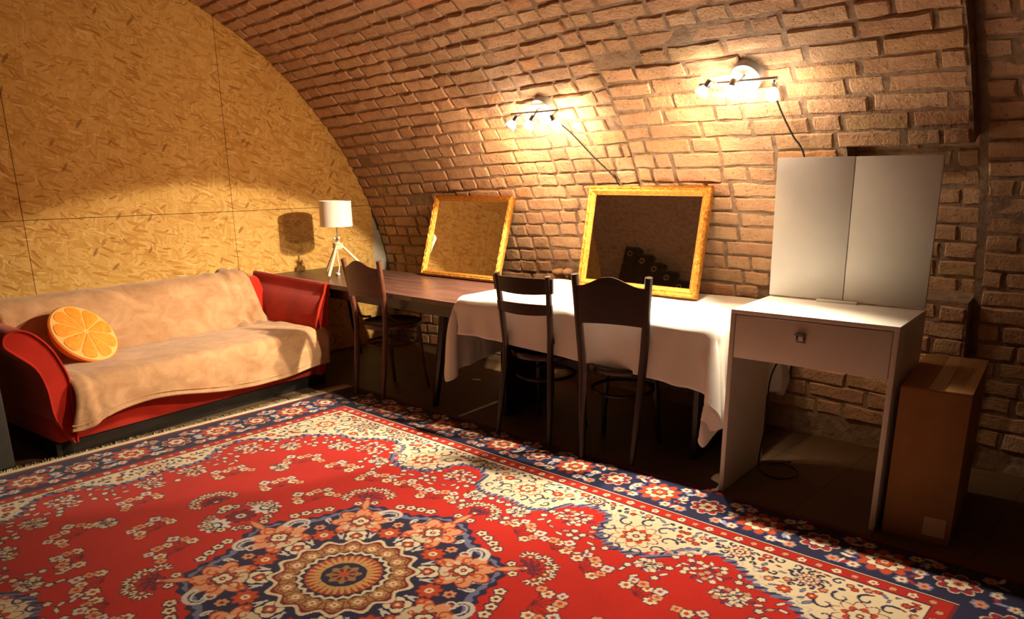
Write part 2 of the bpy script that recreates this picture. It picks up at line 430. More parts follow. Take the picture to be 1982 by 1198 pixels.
o = rest.build('brick_courses', M['brick'], wall_back, smooth=28, recalc=False); o['kind'] = 'stuff'
# loose rubble in the broken course
for i, (x, z, sx_) in enumerate(((-1.74, .745, .05), (-1.66, .752, .035), (-1.52, .742, .055), (-1.38, .75, .04))):
    bm = bmesh.new(); bmesh.ops.create_icosphere(bm, subdivisions=2, radius=1)
    for w in bm.verts:
        w.co *= 1 + .35*noise.noise(w.co*1.7+Vector((i*9, 0, 0))); w.co.x *= sx_; w.co.y *= .04; w.co.z *= .026
    me = bpy.data.meshes.new('rubble'); bm.to_mesh(me); bm.free(); me.materials.append(M['brick']); me.shade_smooth()
    o = bpy.data.objects.new('rubble', me); link(o, wall_back); o.location = (x, .925, z)

# OSB end wall --------------------------------------------------------------
wall_left = tag(MB().box(XW-.14, XW-.022, -4.3, 1.25, 0, 2.85).build('wall_left', M['plaster'], smooth=0), kind='structure')
def clip_poly(poly, inside, inter):
    out = []
    for i in range(len(poly)):
        a, c = poly[i], poly[(i+1) % len(poly)]
        if inside(a): out.append(a)
        if inside(a) != inside(c): out.append(inter(a, c))
    return out
seams = [-4.22, -2.93, -1.638, -.345, 1.2]; zs = [0.002, 1.137, 2.80]
g = .0018
for i in range(4):
    for j in range(2):
        y0, y1, z0, z1 = seams[i]+g, seams[i+1]-g, zs[j]+g, zs[j+1]-g
        poly = []
        N = 24
        poly += [(y0+(y1-y0)*k/N, z0) for k in range(N)] + [(y1, z0+(z1-z0)*k/N) for k in range(N)] + [(y1-(y1-y0)*k/N, z1) for k in range(N)] + [(y0, z1-(z1-z0)*k/N) for k in range(N)]
        rr = RR+.015
        def ins(p):
            y, z = p
            if z < .93 and y > .84: return False
            return (y-CY)**2+(z-CZ)**2 < rr*rr if z > CZ else abs(y-CY) < rr
        def inter(a, c):
            lo, hi = (a, c) if ins(a) else (c, a)
            for _ in range(24):
                md = ((lo[0]+hi[0])/2, (lo[1]+hi[1])/2)
                if ins(md): lo = md
                else: hi = md
            return lo
        # keep the outline inside the vault: sample the arc densely
        q = clip_poly(poly, ins, inter)
        if len(q) < 3: continue
        # refine the arc between consecutive clipped points
        out = []
        for k in range(len(q)):
            a, c = q[k], q[(k+1) % len(q)]; out.append(a)
            on = lambda p: abs(math.hypot(p[0]-CY, p[1]-CZ)-rr) < 2e-3 and p[1] > CZ
            if on(a) and on(c) and math.hypot(a[0]-c[0], a[1]-c[1]) > .04:
                a0, a1 = math.atan2(a[1]-CZ, a[0]-CY), math.atan2(c[1]-CZ, c[0]-CY); n = max(2, int(abs(a1-a0)*RR/.04))
                out += [(CY+rr*math.cos(a0+(a1-a0)*m/n), CZ+rr*math.sin(a0+(a1-a0)*m/n)) for m in range(1, n)]
        n = len(out); dx = random.uniform(0, .0015)
        v = [(XW+dx, y, z) for y, z in out] + [(XW-.02, y, z) for y, z in out]
        f = [tuple(range(n)), tuple(range(2*n-1, n-1, -1))] + [(k, n+k, n+(k+1) % n, (k+1) % n) for k in range(n)]
        MB().add(v, f).build('osb_panel', M['osb'], wall_left, smooth=0)
MB().box(XW-.02, XW-.004, .842, 1.03, .0, .935).build('plaster_infill', M['plaster'], wall_left, smooth=0)

# ------------------------------------------------------------------ rug (pattern woven into a colour attribute, one quarter mirrored)
RX, RY = 2.0, 1.53; STEP = .004
def rug_quarter():
    nx, ny = int(RX/STEP), int(RY/STEP)
    X, Y = np.meshgrid((np.arange(nx)+.5)*STEP, (np.arange(ny)+.5)*STEP)
    RED = np.array((.47, .014, .008)); IV = np.array((.70, .60, .43)); NAVY = np.array((.016, .016, .060)); PEACH = np.array((.58, .27, .145))
    TAN = np.array((.34, .19, .075)); WINE = np.array((.17, .012, .022)); SLATE = np.array((.17, .19, .36)); PALE = np.array((.55, .53, .52)); ORANGE = np.array((.46, .060, .018))
    C = np.tile(RED, (ny, nx, 1)).astype(float)
    r = random.Random(11)
    def win(cx, cy, rad):
        i0, i1 = max(0, int((cx-rad)/STEP)), min(nx, int((cx+rad)/STEP)+2); j0, j1 = max(0, int((cy-rad)/STEP)), min(ny, int((cy+rad)/STEP)+2)
        return slice(j0, j1), slice(i0, i1)
    def put(cx, cy, rad, fn, col):
        w = win(cx, cy, rad)
        if w[0].stop <= w[0].start or w[1].stop <= w[1].start: return
        m = fn(X[w]-cx, Y[w]-cy); C[w][m] = col
    def flower(cx, cy, rd, n=6, pet=IV, cen=ORANGE, out=NAVY, rot=0., ol=.006):
        def f(k, add):
            def g(x, y):
                rho = np.hypot(x, y); a = np.arctan2(y, x)+rot
                return rho < rd*k*(.68+.32*np.abs(np.cos(n/2*a)))+add
            return g
        if out is not None: put(cx, cy, rd*1.4+.02, f(1, ol), out)
        put(cx, cy, rd*1.4, f(1, 0), pet)
        if rd > .014: put(cx, cy, rd, lambda x, y: np.hypot(x, y) < rd*.36, cen)
        if rd > .03: put(cx, cy, rd, lambda x, y: np.hypot(x, y) < rd*.16, pet)
    def leaf(cx, cy, L, W, ang, col=IV, out=NAVY, ol=.005):
        ca, sa = math.cos(ang), math.sin(ang)
        def f(add):
            def g(x, y):
                u = (x*ca+y*sa)/(L+add); v = (-x*sa+y*ca)
                return (np.abs(u) < 1) & (np.abs(v) < (W*(1-u*u)+add*.9))
            return g
        if out is not None: put(cx, cy, L*1.5+.02, f(ol), out)
        put(cx, cy, L*1.5, f(0), col)
    def scroll(cx, cy, rad, a0, turns, w, col):
        n = int(40*turns)+6
        for k in range(n):
            t = k/n; rr_ = rad*(1-.8*t); a = a0+turns*2*math.pi*t
            x, y = cx+rr_*math.cos(a), cy+rr_*math.sin(a); ww = w*(1-.5*t)
            put(x, y, ww+.01, lambda u, v: np.hypot(u, v) < ww, col)
    # --- field boundary
    pts = [(0,.86),(.12,.84),(.2,.88),(.24,.97),(.34,1.03),(.44,1.0),(.48,.88),(.55,.82),(.62,.795),(.70,.81),(.78,.86),(.83,.97),(.95,1.0),(1.06,.95),(1.15,.88),(1.24,.875),(1.33,.80),(1.40,.73),(1.43,.62),(1.53,.55),(1.58,.44),(1.53,.30),(1.46,.22),(1.45,.11),(1.47,0)]
    cp = np.array([p[:2] for p in [tuple(q) for q in catmull([(a, c_, 0) for a, c_ in pts], 8)]])
    ang = np.arctan2(Y, X); pa = np.arctan2(cp[:,1], cp[:,0]); pr = np.hypot(cp[:,0], cp[:,1]); o_ = np.argsort(pa)
    rb = np.interp(ang, pa[o_], pr[o_])
    D2 = np.full(X.shape, 9.)
    for q in cp[::2]: D2 = np.minimum(D2, (X-q[0])**2+(Y-q[1])**2)
    dist = np.sqrt(D2); rho = np.hypot(X, Y)
    jag = .006*np.sin(ang*150)+.004*np.sin(ang*333)
    ivory = rho > rb
    C[ivory] = IV
    C[(dist+jag < .016)] = SLATE*.8
    C[(dist+jag < .016) & (np.sin(ang*260) > .3)] = NAVY*1.6
    C[ivory & (dist+jag*2 > .030) & (dist+jag*2 < .037)] = PALE*.8
    d = np.minimum(RX-X, RY-Y)
    iv_in = ivory & (dist > .05) & (d > .40)
    # --- ivory ground: palmettes, scrolls, small blooms
    used = []
    def big(cx, cy, s):
        for k in range(9):
            a = k*2*math.pi/9+.3; scroll(cx+s*.95*math.cos(a), cy+s*.95*math.sin(a), s*.30, a, .8, .006, NAVY*1.4)
        flower(cx, cy, s*.72, 10, IV, PEACH, WINE); flower(cx, cy, s*.50, 8, ORANGE, IV, None); flower(cx, cy, s*.32, 6, IV, WINE, NAVY)
        used.append((cx, cy, s*1.15))
    big(.62, .93, .13); big(1.46, .93, .12); big(0., 1.0, .10); big(1.55, .0, .075); big(.98, 1.08, .055); big(.32, 1.09, .04); big(1.60, .40, .045); big(1.25, 1.05, .05)
    ys_, xs_ = np.nonzero(iv_in)
    for _ in range(9000):
        k = r.randrange(len(xs_)); cx, cy = X[0, xs_[k]], Y[ys_[k], 0]; s = r.choice((.011, .014, .018, .026))
        if any((cx-a)**2+(cy-b_)**2 < (s*1.15+q)**2 for a, b_, q in used): continue
        used.append((cx, cy, s)); t = r.random()
        if t < .30: scroll(cx, cy, s*.9, r.uniform(0, 6.3), .9, .0055, NAVY*1.4)
        elif t < .62: flower(cx, cy, s*.85, r.choice((5, 6, 8)), ORANGE if r.random() < .5 else PEACH, IV, WINE, r.random())
        elif t < .8: leaf(cx, cy, s*1.1, s*.4, r.uniform(0, 3.1), SLATE, NAVY*1.5, .003)
        else: leaf(cx, cy, s*1.1, s*.35, r.uniform(0, 3.1), WINE, None)
    # --- red field: flower sprays
    used2 = []
    TWIG = WINE*.8
    def stem(pts_, w, col):
        for q in catmull([(a_, b_, 0) for a_, b_ in pts_], 7): put(q.x, q.y, w+.01, lambda u, v: np.hypot(u, v) < w, col)
    def spiky(cx, cy, rd, a0, pet=IV):
        for k in range(7):
            a = a0+(k-3)*.55; leaf(cx+rd*.6*math.cos(a), cy+rd*.6*math.sin(a), rd*.62, rd*.17, a, pet, NAVY, .0035)
        flower(cx, cy, rd*.42, 5, ORANGE, pet, WINE)
    def fan(cx, cy, a0, s, n=5, pet=IV):
        for k in range(n):
            a = a0+(k-(n-1)/2)*.62; x, y = cx+s*math.cos(a), cy+s*math.sin(a)
            stem([(cx, cy), (cx+s*.5*math.cos(a+.25), cy+s*.5*math.sin(a+.25)), (x, y)], .0035, TWIG)
            leaf(cx+s*.55*math.cos(a+.3), cy+s*.55*math.sin(a+.3), .020, .007, a+.9, WINE, NAVY, .003)
            spiky(x, y, .036, a, pet)
        flower(cx, cy, .022, 6, WINE*1.4, pet, NAVY); used2.append((cx+s*.5*math.cos(a0), cy+s*.5*math.sin(a0), s*.9))
    def tree(cx, cy, a0, s, n=8):
        base = (cx-s*math.cos(a0), cy-s*math.sin(a0))
        for k in range(n):
            a = a0+(k-(n-1)/2)*.42; L = s*(1.15+.55*((k*7) % 3)/2); x, y = base[0]+L*math.cos(a), base[1]+L*math.sin(a)
            stem([base, (base[0]+L*.5*math.cos(a-.2), base[1]+L*.5*math.sin(a-.2)), (x, y)], .003, TWIG)
            flower(x, y, .021 if k % 2 else .026, 4 if k % 3 else 6, (IV, PEACH*1.15, PALE*1.1)[k % 3], ORANGE, WINE if k % 2 else NAVY, a, .0045)
        used2.append((cx, cy, s*1.2))
    def bush(cx, cy, s, seed):
        q = random.Random(seed)
        for k in range(26):
            a = k*2.4; rr_ = s*math.sqrt((k+.5)/26); x, y = cx+rr_*math.cos(a), cy+rr_*.8*math.sin(a)
            if k % 2: leaf(x, y, .016, .0062, a*1.7, (WINE*1.5, IV, PALE)[k % 3], NAVY*1.2, .003)
            else: flower(x, y, .0135, 5, IV if q.random() < .7 else PEACH, WINE, NAVY*1.2, a, .0035)
        used2.append((cx, cy, s))
    fan(.455, .455, R(45), .085, 5); fan(0, .66, R(90), .075, 5); fan(.93, .0, 0, .075, 5)
    tree(.26, .70, R(70), .060); tree(.68, .33, R(25), .065); tree(.63, .64, R(60), .060, 7); tree(.92, .30, R(20), .06); tree(1.10, .55, R(40), .065); tree(.86, .62, R(75), .055, 7); tree(1.22, .22, R(10), .06); tree(.44, .68, R(85), .05, 6)
    bush(.34, .90, .085, 1); bush(.95, .86, .095, 2); bush(1.10, .77, .07, 3); bush(1.44, .44, .085, 4); bush(1.36, .10, .075, 5); bush(1.30, .60, .06, 6); bush(.13, .79, .05, 7); bush(1.08, .40, .045, 8); bush(.78, .77, .05, 9)
    # big ivory palmette on the long axis
    for sx_, sy_ in ((.72, .115),):
        put(sx_, sy_, .2, lambda x, y: (x/.065)**2+(y/.055)**2 < 1+.3*np.sin(9*np.arctan2(y, x)), PALE*1.15)
        scroll(sx_, sy_, .04, 1, 1.2, .006, NAVY)
    for k in range(9): flower(.72+.10*math.cos(k*.7-1.5), .02+.12*abs(math.sin(k*.7-1.5)), .02, 5, PEACH if k % 2 else IV, WINE, NAVY)
    flower(.72, 0, .06, 8, WINE, PALE, NAVY); flower(.84, 0, .03, 6, IV, ORANGE, NAVY)
    red_in = (~ivory) & (dist > .025) & (dist < .17) & (rho > .66)
    ys_, xs_ = np.nonzero(red_in)
    for _ in range(500):
        k = r.randrange(len(xs_)); cx, cy = X[0, xs_[k]], Y[ys_[k], 0]; s = .02
        if any((cx-a)**2+(cy-b_)**2 < (s+q)**2 for a, b_, q in used2): continue
        used2.append((cx, cy, s*.7)); a = r.uniform(0, 6.3)
        if r.random() < .55: leaf(cx, cy, .017, .007, a, IV if r.random() < .7 else PEACH, NAVY*1.3, .004)
        else: flower(cx, cy, .014, 5, IV, ORANGE, NAVY*1.3, a)
    # --- medallion
    def M_(fn, col):
        m = fn(rho, ang); C[m] = col
    c8 = lambda a: np.abs(np.cos(4*a))
    M_(lambda p, a: p < .545+.03*np.cos(8*a)+.008*np.sin(56*a), NAVY)
    M_(lambda p, a: p < .525+.03*np.cos(8*a)+.006*np.sin(72*a), SLATE*.8)
    M_(lambda p, a: p < .505+.035*np.cos(8*a), NAVY)
    for k in range(5):
        a = R(22.5*k)
        if k % 2 == 1:                                     # crescents and flowers between the palmettes
            x, y = .455*math.cos(a), .455*math.sin(a)
            for e in (-1, 1):
                aa = a+e*.13; scroll(.475*math.cos(aa), .475*math.sin(aa), .056, a+e*1.2, .6, .019, PALE); scroll(.475*math.cos(aa), .475*math.sin(aa), .050, a+e*1.2, .6, .004, NAVY); scroll(.44*math.cos(aa), .44*math.sin(aa), .026, a+e, .9, .006, PALE)
            for e in (-1.5, -.5, .5, 1.5): flower(.57*math.cos(a+e*.085), .57*math.sin(a+e*.085), .022, 5, IV, WINE, NAVY, a)
            flower(.335*math.cos(a), .335*math.sin(a), .045, 8, ORANGE, IV, WINE)
            flower(.41*math.cos(a), .41*math.sin(a), .024, 6, PEACH, WINE, NAVY)
        else:
            x, y = .425*math.cos(a), .425*math.sin(a)
            flower(x, y, .122, 8, ORANGE, PEACH, NAVY, -a*4); flower(x, y, .114, 8, PEACH*1.08, TAN, ORANGE, -a*4); put(x-.03*math.cos(a), y-.03*math.sin(a), .09, lambda u, v: np.hypot(u, v) < .062+.008*np.sin(9*np.arctan2(v, u)), IV*.82); flower(x, y, .05, 8, ORANGE*.8, IV, WINE, -a)
            for e in range(6): scroll(x+.066*math.cos(e*1.05), y+.066*math.sin(e*1.05), .026, e*1.05, .9, .005, ORANGE)
            flower(x, y, .034, 4, IV, WINE, NAVY, -a)
            x, y = .295*math.cos(a), .295*math.sin(a)
            flower(x, y, .048, 4, IV, WINE, NAVY, -a+R(45)); flower(x, y, .022, 4, ORANGE, IV, NAVY, -a)
            x, y = .585*math.cos(a), .585*math.sin(a); leaf(x, y, .055, .012, a, PEACH, ORANGE)
            for e in (-1, 1): flower(.60*math.cos(a+e*.06), .60*math.sin(a+e*.06), .018, 5, IV, WINE, NAVY)
        for e in (-.13, .13): leaf(.30*math.cos(a+e*1.6), .30*math.sin(a+e*1.6), .03, .006, a+e*4, PALE, None); flower(.345*math.cos(a+e*1.5), .345*math.sin(a+e*1.5), .02, 6, ORANGE, PEACH, None)
    M_(lambda p, a: (p < .262+.016*np.cos(16*a)), NAVY*.9); M_(lambda p, a: (p < .256+.016*np.cos(16*a)), IV*.9); M_(lambda p, a: (p < .240+.014*np.cos(16*a)), WINE)
    M_(lambda p, a: (p < .228+.010*np.cos(16*a)), TAN)
    for k in range(5):
        a = R(22.5*k); flower(.197*math.cos(a), .197*math.sin(a), .031, 6, TAN*1.25, ORANGE, WINE, -a); flower(.197*math.cos(a), .197*math.sin(a), .016, 4, IV, ORANGE, None, -a)
    M_(lambda p, a: p < .168, NAVY); M_(lambda p, a: p < .162+.005*np.cos(24*a), IV*.92); M_(lambda p, a: (p < .148+.006*np.cos(24*a)), NAVY)
    M_(lambda p, a: (p > .146) & (p < .155) & (np.cos(24*a) > .6), NAVY)
    M_(lambda p, a: p < .136, TAN*1.5); M_(lambda p, a: (p < .136) & (p > .088+.046*np.abs(np.sin(16*a))), ORANGE*.7); M_(lambda p, a: (p < .132) & (p > .084) & (np.abs(np.sin(16*a)) < .16), ORANGE*.6)
    M_(lambda p, a: p < .082, NAVY*.8); M_(lambda p, a: p < .055+.008*np.cos(8*a), TAN*.8); M_(lambda p, a: (p < .043) & (np.cos(8*a) < 0), WINE*.8); M_(lambda p, a: p < .016, ORANGE)
    # --- borders
    along = np.where(RX-X < RY-Y, Y, X)
    def band(a, b_, col): C[(d >= a) & (d < b_)] = col
    band(0, .40, IV); band(0, .32, NAVY); band(0, .022, WINE*.7); band(.022, .03, RED*.7); band(.03, .036, NAVY)
    band(.322, .332, WINE); band(.332, .382, RED*.85); band(.382, .388, NAVY); 
    for axis in (0, 1):
        Lm = RX if axis == 0 else RY
        def at(u, dd): return (u, RY-dd) if axis == 0 else (RX-dd, u)
        ok = lambda u, dd: u < Lm - dd + .001
        per = .235; n = int(Lm/per)+2
        for k in range(n):
            u = k*per
            if ok(u, .178):
                x, y = at(u, .178)
                if k % 2 == 0:
                    flower(x, y, .098, 10, ORANGE, IV, NAVY*2.0, ol=.01); flower(x, y, .066, 8, IV, WINE, WINE); flower(x, y, .036, 6, ORANGE, IV, NAVY)
                else:
                    flower(x, y, .070, 8, WINE*1.6, IV, IV*.8, ol=.007); flower(x, y, .042, 6, IV, ORANGE, NAVY); flower(x, y, .018, 5, ORANGE, NAVY, None)
                for e in (-1, 1):
                    for dd, s in ((.085, .03), (.27, .03)):
                        x, y = at(u+e*.082, dd)
                        if ok(u+e*.082, dd): flower(x, y, s*.75, 6, IV if (k+e) % 2 else PEACH, ORANGE, SLATE, k)
                    for q in range(5):
                        dd = .06+.052*q; x, y = at(u+e*(.112+.012*(q % 2)), dd)
                        if ok(u+.12, dd): leaf(x, y, .026, .0085, (q*1.3+k+e*.7), (SLATE*1.5, IV, WINE*1.8, PALE)[(q+k) % 4], None)
                    x, y = at(u+e*.117, .178); flower(x, y, .02, 5, IV, ORANGE, SLATE)
        for k in range(int(Lm/.062)+1):
            u = k*.062
            if ok(u, .357):
                x, y = at(u, .357); flower(x, y, .0175 if k % 2 else .013, 5, IV if k % 2 else PEACH, ORANGE, WINE, k*.5, .004)
    return C
Q = rug_quarter()
full = np.concatenate([Q[:, ::-1], Q], axis=1); full = np.concatenate([full[::-1], full], axis=0)
ny, nx, _ = full.shape
rug = empty('persian_rug', (-.591, -1.588, 0), R(1.9), 'large red patterned rug with a round central medallion on the floor', 'rug')
me = bpy.data.meshes.new('pile')
gx = (np.arange(nx)-(nx-1)/2)*STEP; gy = (np.arange(ny)-(ny-1)/2)*STEP
GX, GY = np.meshgrid(gx, gy)
GZ = np.full_like(GX, .012) + .0012*np.sin(GX*5+1.3*np.sin(GY*3))*np.exp(-((np.abs(GY)-1.2)/.3)**2)
edge = np.minimum(RX-np.abs(GX), RY-np.abs(GY)); GZ = np.where(edge < .006, .001, GZ)
co = np.stack([GX, GY, GZ], -1).reshape(-1, 3).astype(np.float32)
idx = np.arange(nx*ny).reshape(ny, nx)
quads = np.stack([idx[:-1, :-1], idx[:-1, 1:], idx[1:, 1:], idx[1:, :-1]], -1).reshape(-1, 4).astype(np.int32)
me.vertices.add(len(co)); me.vertices.foreach_set('co', co.ravel())
me.loops.add(quads.size); me.loops.foreach_set('vertex_index', quads.ravel())
me.polygons.add(len(quads)); me.polygons.foreach_set('loop_start', np.arange(0, quads.size, 4, dtype=np.int32))
me.update(calc_edges=True)
ca = me.color_attributes.new('col', 'FLOAT_COLOR', 'POINT')
ca.data.foreach_set('color', np.concatenate([np.clip(full.reshape(-1, 3), 0, 1), np.ones((nx*ny, 1))], 1).astype(np.float32).ravel())
me.materials.append(M['rug']); me.shade_smooth()
link(bpy.data.objects.new('pile', me), rug)
# woven end band and fringe at both short ends
for sgn in (-1, 1):
    MB().box(min(sgn*RX, sgn*(RX+.05)), max(sgn*RX, sgn*(RX+.05)), -RY+.01, RY-.01, .001, .007, .001).build('end_band', M['ivory'], rug)
    b = MB(); r = random.Random(4)
    for k in range(520):
        y = -RY+.01+k*(2*RY-.02)/519+r.uniform(-.002, .002); L = r.uniform(.035, .07); dy = r.uniform(-.02, .02)
        b.tube([(sgn*(RX+.048), y, .005), (sgn*(RX+.048+L*.5), y+dy*.4, .006), (sgn*(RX+.048+L), y+dy, .003)], .0022, 4)
    b.build('fringe', M['ivory'], rug)['kind'] = 'stuff'

# ------------------------------------------------------------------ sofa, throw, orange cushion
def sofa_frame(): return Vector((-2.625, -1.865, 0)), R(8.0)
SO, SA = sofa_frame()
sofa = empty('sofa', SO, R(90)+SA, 'red velour sofa with flared arms standing against the board wall', 'sofa')
# local: x = along the front (towards the brick wall), y = to the back (towards the OSB wall), z up
SL, SD = 1.725, .80
MB().box(-.05, SL-.03, .03, SD-.03, .0, .075).build('plinth', M['black'], sofa, smooth=0)
MB().box(-.045, SL-.02, .02, SD-.02, .075, .27, .02).build('base', M['red'], sofa)
MB().box(.035, SL-.115, -.02, .60, .265, .37, .035).build('seat_cushion', M['red'], sofa)
P = []
prof = [(.47, .30), (.52, .42), (.575, .56), (.61, .645), (.645, .685), (.70, .695), (.75, .68), (.775, .62), (.79, .40), (.79, .10)]
prof = [p[:2] for p in catmull([(a, c_, 0) for a, c_ in prof], 4)]
b = MB(); b.grid([[(x, p[0], p[1]) for p in prof] for x in np.linspace(-.01, SL-.06, 10)])
b.add([(-.01, p[0], p[1]) for p in prof], [tuple(range(len(prof)))]); b.add([(SL-.06, p[0], p[1]) for p in prof], [tuple(range(len(prof)))])
b.build('backrest', M['red'], sofa)
armp = [(.015, .075), (.085, .22), (.10, .36), (.135, .46), (.215, .535), (.255, .575), (.245, .615), (.195, .632), (.13, .612), (.06, .545), (.015, .46), (-.010, .37), (-.002, .22), (.0, .075)]
def arm(side):
    pr = [p[:2] for p in catmull([(a, c_, 0) for a, c_ in armp], 4)]
    n = len(pr); rows = []
    for t in np.linspace(0, 1, 11):
        y = -.02 + t*(SD-.03); rnd = .012*(1-min(1, t/.05)) if t < .05 else 0
        row = []
        for (u, z) in pr:
            lift = (.03*t if z > .4 else .0) + .055*max(0, (z-.25))/.36
            uc, zc = .09, .35
            uu = uc+(u-uc)*(1-rnd*2); zz = zc+(z-zc)*(1-rnd)
            uu = .035 - uu if side < 0 else SL-.115+(uu if uu < .085 else .085+(uu-.085)*.22)
            row.append((uu, y, zz+lift))
        rows.append(row)
    b = MB()
    v = [p for r_ in rows for p in r_]; f = []
    for i in range(len(rows)-1):
        for k in range(n-1): f.append((i*n+k, i*n+k+1, (i+1)*n+k+1, (i+1)*n+k))
        f.append((i*n+n-1, i*n, (i+1)*n, (i+1)*n+n-1))
    f.append(tuple(range(n))); f.append(tuple((len(rows)-1)*n+k for k in range(n)))
    b.add(v, f); o = b.build('arm', M['red'], sofa, smooth=50)
    # welt round the front of the arm
    MB().tube([Vector((p[0], p[1]-.004, p[2])) for p in rows[0]], .006, 6, cap=False).build('welt', M['red'], o)
arm(-1); arm(1)
for x in (.0, SL-.07): MB().box(x-.03, x+.03, .03, .09, 0, .08, .004).build('foot', M['black'], sofa)

def throw():
    path = [(.80, .40), (.798, .58), (.778, .672), (.74, .712), (.69, .722), (.635, .708), (.60, .668), (.565, .575), (.52, .45), (.487, .392), (.44, .383), (.30, .392), (.10, .392), (.0, .386), (-.035, .36), (-.045, .30), (-.05, .24), (-.054, .165)]
    pa = catmull([(a, c_, 0) for a, c_ in path], 5)
    nv = len(pa); nu = 70; rows = []
    acc = [0]
    for i in range(1, nv): acc.append(acc[-1]+(pa[i]-pa[i-1]).length)
    T = acc[-1]
    for i in range(nu+1):
        s = i/nu; row = []
        for j, p in enumerate(pa):
            q = acc[j]/T
            back = min(1, max(0, (.62-q)/.15))              # 1 on the backrest, 0 on the seat
            x0 = -.02*back + .032*(1-back) + .02*math.sin(q*23); x1 = (SL-.15)*back + (SL-.055)*(1-back) + .012*math.sin(q*17)
            if j > nv-22: x0 -= .02*(j-(nv-22))/22
            x = x0+(x1-x0)*s
            nz = noise.noise(Vector((x*3.2, q*7, 3)))*.012 + noise.noise(Vector((x*9, q*16, 8)))*.005
            # folds at the right end of the back and the left end of the front
            fold = 0
            if back > .3: fold = .034*math.exp(-((x-(SL-.30-.16*(q-.3)))/.020)**2) + .026*math.exp(-((x-(SL-.215-.05*(q-.3)))/.016)**2) + .014*math.exp(-((x-(SL-.40+.25*(q-.3)))/.02)**2)
            elif q > .75: fold = .018*math.exp(-((x-.10)/.018)**2) - .012*math.exp(-((x-.14)/.016)**2)
            i0, i1 = max(0, j-1), min(nv-1, j+1); t = (pa[i1]-pa[i0]).normalized(); nn = Vector((t.y, -t.x))
            if nn.y < 0 and q < .9: nn = nn if back > .9 and q < .15 else nn
            off = .006+abs(nz)+max(-.004, fold)
            # outward normal: away from the sofa body
            yy, zz = p.x, p.y
            ny_, nz_ = (-t.y, t.x)
            if q > .12 and nz_ < 0 and q < .8: ny_, nz_ = -ny_, -nz_
            if q >= .8 and ny_ > 0: ny_, nz_ = -ny_, -nz_
            if q <= .12 and ny_ < 0: ny_, nz_ = -ny_, -nz_
            yy += ny_*off; zz += nz_*off
            if j > nv-18:                                    # hem of the front, wavy
                w = (j-(nv-18))/18; hem = .030*math.sin(x*4.2+.3) + .03*math.exp(-((x-.55)/.35)**2) - .035*math.exp(-((x-.05)/.09)**2) - .045*max(0, (x-1.2))*1.0
                zz += hem*w; yy -= .012*w*(1+math.sin(x*11))
            row.append((x, yy, zz))
        rows.append(row)
    b = MB().grid(rows)
    t = empty('throw_blanket', SO, R(90)+SA, 'beige plush throw spread over the back and seat of the red sofa', 'blanket')
    o = b.build('blanket', M['throw'], t, smooth=0)
    o.data.shade_smooth()
    md = o.modifiers.new('thick', 'SOLIDIFY'); md.thickness = .009; md.offset = 1
    hem = [Vector(r_[-1])+Vector((0, -.003, .006)) for r_ in rows]; MB().tube(hem, .009, 7).build('hem', M['throw'], t)
    hem = [Vector(r_[-1])+Vector((0, -.008, .03)) for r_ in rows]; MB().tube(hem, .0035, 5).build('seam', M['throw'], t)
throw()

cush = empty('orange_cushion', (0, 0, 0), 0, 'round cushion printed like a halved orange in the sofa corner', 'cushion')
nrm = Vector((.713, .383, .672)).normalized()
zq = nrm; xq = Vector((0, 1, 0)); xq = (xq - zq*xq.dot(zq)).normalized(); yq = zq.cross(xq)
cush.matrix_world = Matrix.Translation((-3.03, -1.60, .545)) @ Matrix((xq, yq, zq)).transposed().to_4x4()
CR = .188
MB().lathe([(.02, -.11), (.08, -.105), (.13, -.085), (.165, -.05), (CR, -.012), (CR+.002, .0), (CR-.006, .008)], 48, capt=False).build('rind', M['rind'], cush)
MB().lathe([(CR-.006, .008), (CR-.03, .014), (.08, .022), (.004, .025)], 48, capb=False).build('pith', M['pith'], cush)
for k in range(9):
    a0 = 2*math.pi*k/9+.012; a1 = 2*math.pi*(k+1)/9-.012; rows = []
    r0, r1 = .014, CR-.017
    for i in range(7):
        t = i/6; rr_ = r0+(r1-r0)*t; row = []
        for j in range(7):
            w = j/6; mid = (a0+a1)/2; half = (a1-a0)/2*(1-.12*(t > .9)) - .0025/max(rr_, .012)
            a = mid+(2*w-1)*max(.02, half); rad = rr_ - (.016*abs(2*w-1)**4 if t > .8 else 0)
            edge_ = min(1, min(t, 1-t)*6, min(w, 1-w)*5)
            hgt = .0255-.0145*(rad/CR)**2 + .0035*edge_
            row.append((rad*math.cos(a), rad*math.sin(a), hgt))
        rows.append(row)
    MB().grid(rows).build('segment', M['pulp'], cush, smooth=60)

# ------------------------------------------------------------------ dark table
TZ1 = .68
dt = empty('dark_wooden_table', (-1.617, -.095, 0), R(2.5), 'long worn dark wooden table carrying the lamp and the smaller mirror', 'table')
b = MB(); n = 36
xs_ = np.linspace(-2.0, 0, n+1); out = [(x, -.006*abs(noise.noise(Vector((x*14, 0, 4))))-.004*abs(noise.noise(Vector((x*50, 0, 9))))) for x in xs_] + [(-.055, .73), (-2.0, .73)]
m_ = len(out); v = [(x, y, TZ1) for x, y in out] + [(x, y, TZ1-.028) for x, y in out]
b.add(v, [tuple(range(m_)), tuple(range(2*m_-1, m_-1, -1))] + [(k, m_+k, m_+(k+1) % m_, (k+1) % m_) for k in range(m_)])
b.build('tabletop', M['table'], dt, smooth=0)
MB().box(-1.90, -.10, .06, .085, .575, .652).build('apron', M['darkwood'], dt, smooth=0)
MB().box(-1.90, -.10, .645, .67, .575, .652).build('apron', M['darkwood'], dt, smooth=0)
MB().box(-1.335, -1.295, .053, .0605, .585, .640, .002).build('cream_tag', M['pith'], dt)
